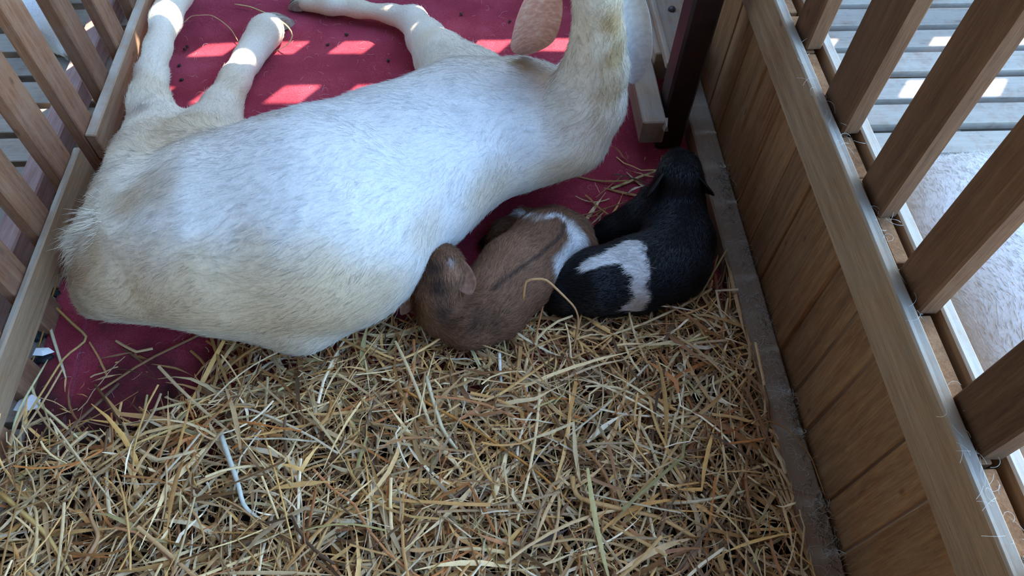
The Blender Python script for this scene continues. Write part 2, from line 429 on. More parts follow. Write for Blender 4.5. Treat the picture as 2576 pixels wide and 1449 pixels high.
# ------------------------------------------------------------------ red carpet
def carpet():
    nx, ny = 150, 200
    x = np.linspace(-.868, .533, nx); y = np.linspace(-.3, 2.25, ny)
    X, Y = np.meshgrid(x, y, indexing='ij'); P = np.stack([X.ravel(), Y.ravel(), np.zeros(X.size)], 1)
    n1 = vnoise(P, 9, 40)[:, 2]; n2 = vnoise(P, 28, 41)[:, 2]; n3 = vnoise(P, 90, 42)[:, 2]
    z = .007 + .0022 * n1 + .0012 * n2 + .0005 * n3
    # frayed outline
    P[:, 0] += np.where(X.ravel() < -.86, .012 * vnoise(P, 25, 43)[:, 0], 0)
    # left side has slipped back at the near corner
    edge = -.868 + .03 * np.clip((.95 - P[:, 1]) / .3, 0, 1)
    P[:, 0] = np.where(P[:, 0] < -.8, P[:, 0] + (edge + .868), P[:, 0])
    top = P.copy(); top[:, 2] = np.maximum(z, .004)
    idx = np.arange(nx * ny).reshape(nx, ny)
    f = np.stack([idx[:-1, :-1], idx[1:, :-1], idx[1:, 1:], idx[:-1, 1:]], -1).reshape(-1, 4)
    me = mesh_np('carpet', top, f)
    m, n, l, b = nmat('red_felt')
    tc = n.new('ShaderNodeTexCoord')
    a = n.new('ShaderNodeTexNoise'); a.inputs['Scale'].default_value = 9; a.inputs['Detail'].default_value = 5; l.new(tc.outputs['Object'], a.inputs['Vector'])
    c = n.new('ShaderNodeTexNoise'); c.inputs['Scale'].default_value = 420; c.inputs['Detail'].default_value = 3; l.new(tc.outputs['Object'], c.inputs['Vector'])
    r = ramp(n, [(.3, lin(112, 32, 46)), (.5, lin(156, 52, 68)), (.7, lin(184, 84, 98))])
    mx = n.new('ShaderNodeMath'); mx.operation = 'MULTIPLY_ADD'; mx.inputs[1].default_value = .55; l.new(c.outputs['Fac'], mx.inputs[0])
    h = n.new('ShaderNodeMath'); h.operation = 'MULTIPLY'; h.inputs[1].default_value = .45; l.new(a.outputs['Fac'], h.inputs[0]); l.new(h.outputs[0], mx.inputs[2])
    l.new(mx.outputs[0], r.inputs[0])
    sp = n.new('ShaderNodeSeparateXYZ'); l.new(tc.outputs['Object'], sp.inputs[0])      # muck, and the shade of the straw gaps painted into the felt
    e = n.new('ShaderNodeTexNoise'); e.inputs['Scale'].default_value = 7; e.inputs['Detail'].default_value = 6; l.new(tc.outputs['Object'], e.inputs['Vector'])
    yy = n.new('ShaderNodeMath'); yy.operation = 'MULTIPLY_ADD'; yy.inputs[1].default_value = -.9; l.new(e.outputs['Fac'], yy.inputs[0]); l.new(sp.outputs['Y'], yy.inputs[2])
    dr = ramp(n, [(.10, (1, 1, 1, 1)), (.34, (0, 0, 0, 1))]); l.new(yy.outputs[0], dr.inputs[0])
    dk = n.new('ShaderNodeMixRGB'); dk.inputs[2].default_value = lin(44, 34, 26); l.new(dr.outputs[0], dk.inputs[0]); l.new(r.outputs[0], dk.inputs[1]); l.new(dk.outputs[0], b.inputs['Base Color'])
    b.inputs['Roughness'].default_value = 1; b.inputs['Specular IOR Level'].default_value = .05
    b.inputs['Sheen Weight'].default_value = .25; b.inputs['Sheen Tint'].default_value = lin(255, 190, 200)
    bp = n.new('ShaderNodeBump'); bp.inputs['Strength'].default_value = .6; bp.inputs['Distance'].default_value = .003; l.new(c.outputs['Fac'], bp.inputs['Height']); l.new(bp.outputs[0], b.inputs['Normal'])
    o = link('carpet', me, m)
    md = o.modifiers.new('thick', 'SOLIDIFY'); md.thickness = .004; md.offset = -1
    tag(o, 'worn dark red felt carpet spread over the pen floor', 'carpet')
carpet()

# ------------------------------------------------------------------ goats
COAT = coat_mat('goat_coat'); HAIR = hair_mat('goat_hair')
BLACKHAIR = hair_mat('black_hair', .4, .42)
HOOF = plain_mat('hoof_horn', lin(176, 164, 146), .5, lin(136, 120, 100), 60)
EYE = plain_mat('eye_amber', lin(60, 40, 16), .1, spec=.6)

def build_animal(root, prims, colmaker, h, k, hairs, hlen, seed, hair=HAIR, lift=.22, rad=.00035, keep=None, lenfn=None, relax_it=2, jitter=.18, tone=(.70, 1.14)):
    """colmaker(surf) returns the coat function; surf(px, py) is the point of the skin that shows at that pixel"""
    v, f = surface_nets(prims, h, k, floor=.0125)
    v = relax(v, f, relax_it)
    q = (v - np.array(CAM)) @ np.array(ROT); sx_ = 1288 + F * q[:, 0] / -q[:, 2]; sy_ = 724.5 - F * q[:, 1] / -q[:, 2]; dep = -q[:, 2]
    def surf(px, py):
        d2 = (sx_ - px) ** 2 + (sy_ - py) ** 2; m = np.argwhere(d2 < max(140, d2.min() * 1.3 + 1))[:, 0]
        return v[m[np.argmin(dep[m])]]
    colfn = colmaker(surf)
    me = mesh_np('body', v, f); set_color(me, np.clip(colfn(v) * .9, 0, 1))
    o = link('body', me, COAT, root)
    if hairs: grow_fur('fur', o, v, f, prims, colfn, hairs, hlen, hair, rad=rad, lift=lift, seed=seed, keep=keep, lenfn=lenfn, jitter=jitter, tone=tone)
    return v, f

def ear_mesh(base, tip, width, side, thick=.004, droop=.0, cup=.3):
    """long hanging ear: a cupped, tapered leaf from base to tip; `side` is the direction of its width"""
    base, tip, side = Vector(base), Vector(tip), Vector(side).normalized()
    ax = (tip - base); nrm = ax.normalized().cross(side).normalized(); side = nrm.cross(ax.normalized())
    nu, nv = 14, 9; V = []; 
    prof = lambda t: (.42 + 1.0 * math.sin(min(1, t * 1.25) * math.pi * .55)) * (1 - max(0, (t - .62) / .38) ** 2.2 * .93) / 1.42
    for s in (1, -1):
        for i in range(nu):
            t = i / (nu - 1); wd = width * prof(t)
            for j in range(nv):
                q = j / (nv - 1) * 2 - 1
                p = base + ax * t + side * (q * wd / 2) + nrm * (cup * wd * (q * q - .3) * (1 - .4 * t) + droop * math.sin(t * 3.1))
                p += nrm * (s * thick / 2 * (1 - q * q * .8)) + side * (.05 * width * math.sin(7 * t) * q)
                V.append(p)
    Fc = []
    I = lambda s, i, j: s * nu * nv + i * nv + j
    for i in range(nu - 1):
        for j in range(nv - 1):
            Fc.append((I(0, i, j), I(0, i, j + 1), I(0, i + 1, j + 1), I(0, i + 1, j)))
            Fc.append((I(1, i, j), I(1, i + 1, j), I(1, i + 1, j + 1), I(1, i, j + 1)))
        for j in (0, nv - 1):
            q = (I(0, i, j), I(0, i + 1, j), I(1, i + 1, j), I(1, i, j)); Fc.append(q if j == 0 else q[::-1])
    for i in (0, nu - 1):
        for j in range(nv - 1):
            q = (I(0, i, j), I(1, i, j), I(1, i, j + 1), I(0, i, j + 1)); Fc.append(q if i == 0 else q[::-1])
    return np.array([tuple(p) for p in V]), Fc

def ear_mat(name, inner, outer, spots=None):
    m, n, l, b = nmat(name)
    tc = n.new('ShaderNodeTexCoord'); t = n.new('ShaderNodeTexNoise'); t.inputs['Scale'].default_value = 90; t.inputs['Detail'].default_value = 5; l.new(tc.outputs['Object'], t.inputs['Vector'])
    r = ramp(n, [(.3, spots or inner), (.5, inner), (.75, outer)]); l.new(t.outputs['Fac'], r.inputs[0]); l.new(r.outputs[0], b.inputs['Base Color'])
    b.inputs['Roughness'].default_value = .7
    b.inputs['Subsurface Weight'].default_value = .15; b.inputs['Subsurface Radius'].default_value = (.01, .004, .003)
    return m

def hoof_mesh(p, d, r, parent, mat=HOOF):
    """cloven hoof: two wedge toes side by side along d"""
    d = Vector(d).normalized(); up = Vector((0, 0, 1)); s = d.cross(up).normalized()
    bm = bmesh.new()
    for q in (-1, 1):
        ring = []
        for (t, w_, z0, z1) in ((0, .85, -.7, .75), (.9, .8, -.85, .45), (1.9, .3, -.85, -.35)):
            c = Vector(p) + d * (t * r) + s * (q * r * .5 * (1 - .15 * t))
            ring.append([bm.verts.new(c + s * (w_ * r * .48 * a) + up * (z * r)) for a, z in ((-1, z0), (1, z0), (1, z1), (-1, z1))])
        for A, B in zip(ring[:-1], ring[1:]):
            for i in range(4): bm.faces.new((A[i], A[(i + 1) % 4], B[(i + 1) % 4], B[i]))
        bm.faces.new(ring[0][::-1]); bm.faces.new(ring[-1])
    bmesh.ops.recalc_face_normals(bm, faces=list(bm.faces))
    bmesh.ops.bevel(bm, geom=list(bm.edges), offset=r * .12, segments=2, affect='EDGES')
    me = bpy.data.meshes.new('hoof'); bm.to_mesh(me); bm.free()
    return link('hoof', me, mat, parent)

def ball(name, c, r, mat, parent, scale=(1, 1, 1)):
    bm = bmesh.new(); bmesh.ops.create_uvsphere(bm, u_segments=14, v_segments=8, radius=r)
    for v in bm.verts: v.co = Vector((v.co.x * scale[0], v.co.y * scale[1], v.co.z * scale[2])) + Vector(c)
    for fc in bm.faces: fc.smooth = True
    me = bpy.data.meshes.new(name); bm.to_mesh(me); bm.free()
    return link(name, me, mat, parent)

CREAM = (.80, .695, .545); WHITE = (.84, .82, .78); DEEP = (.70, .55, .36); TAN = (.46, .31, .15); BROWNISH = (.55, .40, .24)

def mother():
    root = empty('goat', tuple(atz(780, 600, 0)))
    tag(root, 'large cream-white adult goat lying on the red carpet beside two kids', 'goat', 'goats')
    REAR = (-.93, -.32, -.25)
    P = []
    T = .80
    P += chain([(1415, 312, 116, .20), (1320, 312, 176, .20), (1180, 330, 196, .20), (985, 440, 238, .20), (805, 546, 304, .20), (580, 580, 268, .19), (405, 615, 200, .17)], T, REAR)
    P += chain([(405, 615, 200, .17), (300, 700, 105, .13)], .9, REAR)
    P += chain([(330, 720, 90, .10), (255, 738, 66, .09)], 1, REAR)
    P += chain([(420, 700, 118, .12), (760, 768, 118, .11), (870, 738, 86, .11)], .9, REAR)
    # hip and haunch
    P += chain([(350, 515, 108, .24), (400, 425, 112, .17), (402, 350, 80, .12)], 1, (-.5, .6, -.5))
    P += chain([(520, 430, 146, .16), (540, 330, 70, .09)], 1, (-.3, .9, -.3))
    # hind legs
    P += chain([(402, 350, 80, .15), (380, 255, 42, .155), (382, 190, 34, .155), (397, 120, 29, .15), (417, 50, 34, .14), (442, -20, 38, .125), (456, -60, 36, .105)], 1)
    P += chain([(348, 268, 22, .155), (368, 240, 34, .155)], 1)
    P += chain([(540, 330, 70, .09), (556, 275, 46, .06), (592, 200, 34, .05), (622, 150, 31, .042), (645, 115, 33, .04), (668, 82, 38, .04), (678, 70, 34, .038)], 1)
    # far front leg, bent at the knee
    P += chain([(1180, 235, 118, .16), (1112, 150, 66, .10), (1072, 98, 46, .075), (1040, 52, 33, .06), (985, 36, 21, .05), (900, 22, 19, .045), (830, 13, 21, .04), (770, 6, 23, .035)], 1)
    # brisket fold between chest and neck
    P += chain([(1390, 262, 92, .16), (1440, 185, 34, .16), (1465, 120, 22, .2)], 1, (-.3, -.6, -.5))
    # neck rising to the head beyond the frame
    P += chain([(1425, 325, 116, .23), (1474, 255, 95, .30), (1499, 170, 76, .38), (1505, 80, 60, .46), (1502, 0, 54, .53), (1500, -90, 58, .58)], 1, None, True)
    hd = Vector(atz(1500, -120, .60))
    HP = [((hd.x, hd.y, hd.z), .060, (hd.x - .02, hd.y + .09, hd.z - .02), .050, 1, (0, -1, .3)),
          ((hd.x - .02, hd.y + .09, hd.z - .02), .046, (hd.x - .035, hd.y + .19, hd.z - .09), .030, 1, (0, -1, .3)),
          ((hd.x - .035, hd.y + .19, hd.z - .09), .030, (hd.x - .038, hd.y + .215, hd.z - .105), .026, 1, (0, -1, .3))]
    P += HP
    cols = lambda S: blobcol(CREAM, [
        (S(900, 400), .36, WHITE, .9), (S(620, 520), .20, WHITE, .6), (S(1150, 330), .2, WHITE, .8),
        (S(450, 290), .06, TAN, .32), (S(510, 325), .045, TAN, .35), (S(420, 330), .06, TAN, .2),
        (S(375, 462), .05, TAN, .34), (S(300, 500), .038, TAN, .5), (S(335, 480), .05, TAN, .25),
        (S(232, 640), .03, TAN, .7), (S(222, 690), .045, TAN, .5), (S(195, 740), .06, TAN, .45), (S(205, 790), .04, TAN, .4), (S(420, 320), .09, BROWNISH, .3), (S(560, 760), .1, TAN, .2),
        (S(300, 760), .10, DEEP, .8), (S(450, 760), .11, DEEP, .85), (S(600, 790), .12, DEEP, .85), (S(760, 800), .13, DEEP, .85), (S(900, 770), .11, DEEP, .8), (S(1080, 570), .05, DEEP, .5), (S(1250, 480), .07, DEEP, .75), (S(1400, 450), .06, DEEP, .6), (S(1500, 400), .06, DEEP, .6), (S(640, 690), .09, DEEP, .45), (S(820, 690), .09, DEEP, .4),  # lower flank: deeper cream, with its shade painted into the coat
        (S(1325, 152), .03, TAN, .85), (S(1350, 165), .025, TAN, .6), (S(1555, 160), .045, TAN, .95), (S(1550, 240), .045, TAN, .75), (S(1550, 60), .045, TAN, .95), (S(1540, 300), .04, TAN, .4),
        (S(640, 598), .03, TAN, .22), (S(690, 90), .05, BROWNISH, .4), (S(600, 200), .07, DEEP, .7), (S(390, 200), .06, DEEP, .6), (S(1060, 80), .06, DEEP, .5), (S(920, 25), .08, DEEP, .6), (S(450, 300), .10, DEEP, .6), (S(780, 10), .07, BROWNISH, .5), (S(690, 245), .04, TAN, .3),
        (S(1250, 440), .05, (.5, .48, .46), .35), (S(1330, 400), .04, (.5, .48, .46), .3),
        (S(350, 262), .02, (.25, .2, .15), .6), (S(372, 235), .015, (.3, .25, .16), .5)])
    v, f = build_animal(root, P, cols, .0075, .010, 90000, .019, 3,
        lenfn=lambda R: 1 - .45 * (R[:, 1] > 1.45) + .8 * np.exp(-((R - np.array(atz(205, 620, .2))) ** 2).sum(1) / .006), relax_it=3)
    pink = ear_mat('ear_pink', lin(216, 164, 146), lin(232, 206, 196), lin(196, 146, 130)); pale = ear_mat('ear_pale', lin(190, 186, 184), lin(206, 202, 200), lin(178, 172, 170))
    for nm, b_, t_, wd, sd_, mt, cup in (('ear', atz(1374, -70, .58), atz(1322, 138, .30), .104, (1, .15, 0), pink, .22), ('ear', atz(1578, -60, .58), atz(1597, 210, .30), .074, (.8, .2, .5), pale, .3)):
        ev, ef = ear_mesh(b_, t_, wd, sd_, cup=cup, droop=.01)
        o = link(nm, mesh_np('ear', ev, ef), mt, root)
        o.modifiers.new('s', 'SUBSURF').levels = 1; o.modifiers['s'].render_levels = 1
    for (px, py, z, d) in ((694, 55, .034, (.6, .7, -.15)), (462, -76, .095, (.3, 1, -.5)), (764, 5, .032, (-1, .12, -.05))):
        c = atz(px, py, z); hoof_mesh(c, d, .027 if px == 694 else .024, root)
    for s in (-1, 1): ball('eye', (hd.x - .02 + s * .047, hd.y + .085, hd.z + .0), .012, EYE, root)
    # tail lying against the rump
    tp = chain([(270, 560, 38, .26), (228, 610, 34, .22), (205, 680, 22, .14)], 1)
    tv, tf = surface_nets(tp, .006, .008); tm = mesh_np('tail', relax(tv, tf, 1), tf)
    tc_ = blobcol(CREAM, [(tuple(atz(232, 660, .18)), .05, TAN, .7)])
    set_color(tm, tc_(tv)); link('tail', tm, COAT, root)
    grow_fur('tail_hair', root, tv, tf, tp, tc_, 2600, .042, HAIR, seed=9, lift=.5, jitter=.35)
mother()

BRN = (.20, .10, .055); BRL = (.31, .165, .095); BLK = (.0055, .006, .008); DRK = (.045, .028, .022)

def brown_kid():
    root = empty('kid_goat', tuple(atz(1260, 740, 0)))
    tag(root, 'small brown kid goat with dark back stripe, curled against the white goat', 'goat', 'newborn kids')
    P = []
    P += chain([(1180, 800, 78, .075), (1235, 765, 92, .085), (1300, 690, 96, .09), (1365, 615, 80, .085), (1395, 575, 55, .075)], 1, None, False)
    P += chain([(1180, 800, 78, .075), (1115, 780, 62, .075), (1100, 742, 52, .14)], 1, None, True)            # neck bends round
    P += chain([(1118, 705, 54, .16), (1114, 668, 50, .17), (1110, 636, 30, .165)], 1, (-.2, -1, -.2))                     # head
    P += chain([(1385, 572, 44, .07), (1320, 558, 30, .07), (1266, 580, 24, .05), (1240, 602, 17, .04)], 1)         # folded foreleg
    P += chain([(1400, 590, 55, .07), (1440, 588, 44, .075), (1455, 620, 40, .08), (1425, 660, 30, .06)], 1)        # hind leg
    def cols(S):
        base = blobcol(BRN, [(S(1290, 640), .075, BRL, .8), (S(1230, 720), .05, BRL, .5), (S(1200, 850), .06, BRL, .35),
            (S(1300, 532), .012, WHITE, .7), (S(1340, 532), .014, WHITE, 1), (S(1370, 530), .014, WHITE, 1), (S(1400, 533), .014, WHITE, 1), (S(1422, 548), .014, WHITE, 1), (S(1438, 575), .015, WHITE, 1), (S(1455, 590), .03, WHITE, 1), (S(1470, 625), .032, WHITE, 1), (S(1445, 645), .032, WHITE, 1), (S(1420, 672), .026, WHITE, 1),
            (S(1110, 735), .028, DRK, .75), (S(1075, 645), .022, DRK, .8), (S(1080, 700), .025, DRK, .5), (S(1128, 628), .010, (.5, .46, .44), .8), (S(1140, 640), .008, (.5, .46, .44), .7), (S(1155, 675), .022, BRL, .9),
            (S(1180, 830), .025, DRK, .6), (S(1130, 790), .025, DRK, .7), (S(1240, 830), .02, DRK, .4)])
        line = [S(*p) for p in ((1424, 560), (1420, 585), (1402, 612), (1360, 641), (1318, 668), (1280, 694), (1250, 716), (1236, 728))]
        def fn(Pn):
            c = base(Pn); d = np.full(len(Pn), 1e9)
            for a, b in zip(line[:-1], line[1:]):
                ab = b - a; t = np.clip((Pn - a) @ ab / (ab @ ab), 0, 1); d = np.minimum(d, np.linalg.norm(Pn - a - t[:, None] * ab, axis=1))
            s = np.clip(1.5 - d / .0042, 0, 1)[:, None] * .8
            return c * (1 - s) + np.array(DRK) * s
        return fn
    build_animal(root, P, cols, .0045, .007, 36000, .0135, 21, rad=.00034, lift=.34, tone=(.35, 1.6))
    for b_, t_, sd_ in ((atz(1146, 652, .185), atz(1184, 742, .165), (1, .5, .1)), (atz(1066, 690, .13), atz(1010, 792, .07), (.8, .6, .1))):
        ev, ef = ear_mesh(b_, t_, .046, sd_, thick=.004, cup=.2)
        o = link('ear', mesh_np('ear', ev, ef), EARB, root)
    hoof_mesh(atz(1228, 604, .03), (-.8, -.4, 0), .012, root, DARKHOOF)
EARB = ear_mat('kid_ear_brown', lin(126, 86, 64), lin(150, 108, 86), lin(104, 68, 50))
DARKHOOF = plain_mat('dark_hoof', lin(46, 40, 36), .4)
brown_kid()

def black_kid():
    root = empty('kid_goat', tuple(atz(1650, 650, 0)))
    tag(root, 'black kid goat with white band across its back, curled by the plank wall', 'goat', 'newborn kids')
    P = []
    P += chain([(1700, 540, 72, .09), (1706, 610, 86, .09), (1684, 662, 94, .085), (1600, 692, 94, .085), (1500, 712, 84, .08), (1425, 735, 58, .065)], 1, None)
    P += chain([(1710, 640, 78, .06), (1725, 675, 58, .05)], 1, None)
    P += chain([(1698, 545, 68, .10), (1702, 490, 60, .12), (1706, 455, 54, .15)], 1, None, True)       # neck
    P += chain([(1710, 458, 54, .15), (1710, 428, 46, .14), (1703, 404, 27, .12), (1699, 392, 16, .11)], 1, (0, -1, .2))   # head facing away
    P += chain([(1655, 560, 60, .08), (1600, 555, 42, .06), (1545, 575, 30, .05), (1500, 595, 24, .035)], 1)                  # foreleg
    P += chain([(1640, 500, 34, .09), (1600, 560, 34, .07), (1530, 590, 24, .04)], 1)
    P += chain([(1430, 740, 50, .06), (1390, 745, 34, .04), (1370, 730, 22, .03)], 1)                                            # hind leg tucked
    def cols(S):
        pts = [(1460, 664, .008), (1500, 650, .013), (1545, 632, .022), (1580, 618, .028), (1598, 650, .024), (1608, 695, .017), (1614, 735, .013), (1622, 760, .014), (1605, 782, .018), (1580, 788, .010)]
        line = [S(a, b) for a, b, _ in pts]; wid = [c for _, _, c in pts]; low = S(1612, 775)
        def fn(Pn):
            c = np.tile(np.array(BLK), (len(Pn), 1)); Pw = Pn + vnoise(Pn, 70, 8) * .0025
            m = np.full(len(Pn), -9.)
            for i in range(len(line) - 1):
                a, b = line[i], line[i + 1]; ab = b - a; t = np.clip((Pw - a) @ ab / (ab @ ab), 0, 1); d = np.linalg.norm(Pw - a - t[:, None] * ab, axis=1)
                m = np.maximum(m, (wid[i] + (wid[i + 1] - wid[i]) * t) - d)
            s = np.clip(.5 + m / .003, 0, 1)[:, None]
            c = c * (1 - s) + np.array(WHITE) * s
            q = np.exp(-((Pn - low) ** 2).sum(1) / .0007)[:, None] * s * .6
            return c * (1 - q) + np.array((.55, .38, .22)) * q
        return fn
    build_animal(root, P, cols, .0045, .007, 36000, .0135, 33, hair=BLACKHAIR, rad=.00034, lift=.34, tone=(.5, 1.2))
    for b_, t_, sd_ in ((atz(1668, 438, .185), atz(1624, 500, .15), (.6, .7, .1)), (atz(1750, 440, .185), atz(1796, 492, .15), (.6, -.7, .1))):
        ev, ef = ear_mesh(b_, t_, .034, sd_, thick=.003, cup=.3)
        o = link('ear', mesh_np('ear', ev, ef), EARK, root)
    hoof_mesh(atz(1496, 598, .02), (-.8, -.4, 0), .011, root, DARKHOOF)
EARK = ear_mat('kid_ear_black', lin(16, 17, 20), lin(26, 27, 32), lin(10, 10, 12))
black_kid()

def right_goat():
    c = Vector((1.05, .35, 0)); root = empty('goat', c)
    tag(root, 'white goat resting in the next pen behind the right-hand slats', 'goat', 'goats')
    P = []; A = lambda x, y, z: (x, y, z)
    body = [((.97, .74, .17), .11), ((1.03, .62, .18), .215), ((1.09, .45, .19), .265), ((1.10, .2, .18), .26), ((1.08, .02, .18), .18)]
    for (a, ra), (b, rb) in zip(body[:-1], body[1:]): P.append((a, ra, b, rb, .68, (.1, 1, -.2)))
    P += [((1.05, .0, .25), .12, (1.2, -.14, .38), .085, 1, (-.6, .3, -.4)), ((1.2, -.14, .38), .08, (1.32, -.24, .48), .06, 1, (-.6, .3, -.4)),
          ((1.32, -.24, .48), .06, (1.41, -.27, .46), .048, 1, (-1, 0, 0)), ((1.41, -.27, .46), .045, (1.52, -.3, .40), .028, 1, (-1, 0, 0)),
          ((1.15, .55, .1), .1, (1.28, .5, .06), .045, 1, None), ((1.28, .5, .06), .03, (1.3, .3, .04), .024, 1, None),
          ((1.15, .1, .1), .09, (1.3, .05, .05), .04, 1, None), ((1.3, .05, .05), .03, (1.32, .22, .04), .024, 1, None)]
    cols = lambda S: blobcol(WHITE, [((1.06, .62, .4), .1, CREAM, .5), ((1.2, .6, .3), .12, (.6, .5, .38), .5)])
    P = [((a[0] + .02, a[1] + .19, a[2]), ra, (b[0] + .02, b[1] + .19, b[2]), rb, z_, f_) for a, ra, b, rb, z_, f_ in P]
    build_animal(root, P, cols, .009, .014, 30000, .02, 51, keep=lambda q: (q[:, 0] < 1.25))
    pale = ear_mat('ear_white', lin(226, 214, 204), lin(240, 236, 230))
    for s in (-1, 1):
        ev, ef = ear_mesh((1.34, -.05 + s * .05, .51), (1.32, -.05 + s * .13, .32), .07, (1, 0, .2), cup=.25)
        link('ear', mesh_np('ear', ev, ef), pale, root); ball('eye', (1.42, -.08 + s * .042, .475), .012, EYE, root)
    for p, d_ in (((1.32, .47, .032), (.05, -1, 0)), ((1.34, .43, .032), (.05, 1, 0))): hoof_mesh(p, d_, .02, root)
right_goat()

def left_goat():
    root = empty('goat', (-1.35, 2.0, 0))
    tag(root, 'white goat whose leg shows between the left-hand slats', 'goat', 'goats')
    P = [((-1.75, 2.1, .2), .16, (-1.35, 2.06, .2), .17, 1, (-1, 0, 0)), ((-1.95, 2.1, .24), .10, (-2.1, 2.15, .4), .075, 1, (1, 0, -1)), ((-1.75, 2.1, .22), .14, (-1.95, 2.1, .24), .11, 1, (1, 0, 0)),
         ((-2.1, 2.15, .4), .065, (-2.25, 2.15, .36), .04, 1, (1, 0, 0)),
         ((-1.3, 2.02, .15), .13, (-1.25, 1.92, .08), .075, 1, (0, -1, -.3))]
    P += chain([(60, -60, 60, .07), (100, 10, 44, .05), (125, 70, 34, .04), (150, 105, 24, .03), (170, 132, 15, .025)], 1)
    P += chain([(60, -60, 60, .09), (105, 40, 42, .07), (118, 75, 34, .06)], 1)
    cols = lambda S: blobcol(WHITE, [(S(140, 90), .06, CREAM, .8)])
    build_animal(root, P, cols, .009, .012, 9000, .018, 61, keep=lambda q: (q[:, 0] > -1.6))
    pale = ear_mat('ear_left_white', lin(226, 214, 204), lin(240, 236, 230))
    for s in (-1, 1):
        ev, ef = ear_mesh((-2.1, 2.15 + s * .05, .44), (-2.08, 2.15 + s * .12, .27), .07, (1, 0, .2), cup=.25)
        link('ear', mesh_np('ear', ev, ef), pale, root); ball('eye', (-2.16, 2.15 + s * .046, .4), .011, EYE, root)
    hoof_mesh(atz(168, 130, .022), (.5, -.8, 0), .014, root)
left_goat()

# ------------------------------------------------------------------ post and timbers at the far right corner
POST = plain_mat('dark_post', lin(50, 27, 25), .45, lin(30, 17, 17), 20, spec=.4)
post = box('post', .452, .515, 1.262, 1.33, .003, 2.3, POST, bev=.006)
tag(post, 'dark red-brown square post in the corner by the plank wall', 'post')
TOPW = wood_mat('corner_beam_wood', lin(112, 84, 60), lin(158, 126, 98), lin(188, 160, 132), 1, grey=lin(150, 142, 130), greyamt=.6)
beam = empty('timber_beam', (.43, 1.5, 0)); tag(beam, 'pale squared beam beside the dark post, end splintered', 'timber')
box('squared_timber', .394, .448, 1.215, 2.25, .075, .142, TOPW, beam, bev=.003, jit=.002)
tag(box('splinter', .44, .448, 1.2, 1.232, .128, .143, TOPW, beam, bev=0, jit=.004), 'torn splinter at the sawn end')
stick = box('stick', .462, .476, 1.36, 2.2, .17, .19, TOPW, bev=.003, jit=.002)
tag(stick, 'thin pale stick lying on a board behind the dark post', 'stick')
bd = box('board', .449, .56, 1.42, 2.25, .09, .168, TOPW, bev=.003, jit=.002)
tag(bd, 'wide grey board behind the dark post, a bolt through it', 'board')
bo = ball('bolt', Vector(atz(1690, 24, .17)) - Vector((0, 0, 0)), .010, plain_mat('bolt_steel', lin(70, 66, 62), .35, spec=.5), bd, (1, 1, .9))

# ------------------------------------------------------------------ straw
def straw_mat():
    m, n, l, b = nmat('straw')
    at = n.new('ShaderNodeAttribute'); at.attribute_name = 'coat'
    tc = n.new('ShaderNodeTexCoord'); t = n.new('ShaderNodeTexNoise'); t.inputs['Scale'].default_value = 120; t.inputs['Detail'].default_value = 4; l.new(tc.outputs['Object'], t.inputs['Vector'])
    mr = n.new('ShaderNodeMapRange'); mr.inputs[3].default_value = .72; mr.inputs[4].default_value = 1.25; l.new(t.outputs['Fac'], mr.inputs[0])
    hv = n.new('ShaderNodeHueSaturation'); l.new(mr.outputs[0], hv.inputs['Value']); l.new(at.outputs['Color'], hv.inputs['Color']); l.new(hv.outputs[0], b.inputs['Base Color'])
    b.inputs['Roughness'].default_value = .5; b.inputs['Specular IOR Level'].default_value = .35
    return m
STRAW = straw_mat()
PAL = [(lin(222, 176, 108), 4.5), (lin(234, 206, 156), 4.5), (lin(200, 152, 92), 4.5), (lin(154, 106, 62), 3.2), (lin(200, 168, 126), 4), (lin(190, 176, 118), 1.1), (lin(192, 122, 64), 2), (lin(112, 80, 50), 2), (lin(244, 226, 194), 2)]
PALC = np.array([c[:3] for c, _ in PAL]); PALW = np.array([w_ for _, w_ in PAL]); PALW /= PALW.sum()

def ribbons(name, paths, width, ridge, roll, color, mat=STRAW, parent=None):
    """paths (N, M, 3): each becomes a tapered blade or half-round stem, three verts across"""
    N, M, _ = paths.shape
    T = np.gradient(paths, axis=1); T /= np.linalg.norm(T, axis=2, keepdims=True) + 1e-9
    up = np.array([0, 0, 1.0]); S = np.cross(T, up); S /= np.linalg.norm(S, axis=2, keepdims=True) + 1e-9
    U = np.cross(S, T)
    c, s = np.cos(roll)[..., None], np.sin(roll)[..., None]
    S2 = S * c + U * s; U2 = U * c - S * s
    w_ = width[..., None] / 2
    V = np.stack([paths - S2 * w_, paths + U2 * ridge[..., None], paths + S2 * w_], 2)      # N M 3 3
    idx = np.arange(N * M * 3).reshape(N, M, 3)
    q = [np.stack([idx[:, :-1, k], idx[:, :-1, k + 1], idx[:, 1:, k + 1], idx[:, 1:, k]], -1).reshape(-1, 4) for k in (0, 1)]
    me = mesh_np(name, V.reshape(-1, 3), np.concatenate(q), smooth=False)
    set_color(me, np.repeat(color, M * 3, axis=0))
    return link(name, me, mat, parent)

def to_px(P):
    q = (np.asarray(P) - np.array(CAM)) @ np.array(ROT)
    return 1288 + F * q[:, 0] / -q[:, 2], 724.5 - F * q[:, 1] / -q[:, 2]

def density(x, y):
    """where the bedding lies: thick at the near end, thinning towards the goat and the left rail"""
    px, py = to_px(np.stack([x, y, np.full(len(x), .02)], 1))
    edge = np.interp(px, [-300, 0, 120, 300, 480, 620, 820, 1000, 1300, 1700, 1900], [1010, 1060, 1100, 1110, 990, 900, 850, 800, 790, 730, 690])
    d = np.clip((py - edge + 30) / 110, 0, 1)
    d = np.maximum(d, .09 * (py > 860) * (px < 700))
    d = np.maximum(d, .06 * (px > 1480) * (px < 1800) * (py > 390) * (py < 760))
    d = np.maximum(d, .5 * (px > 560) * (px < 1400) * (py > 830))
    return d

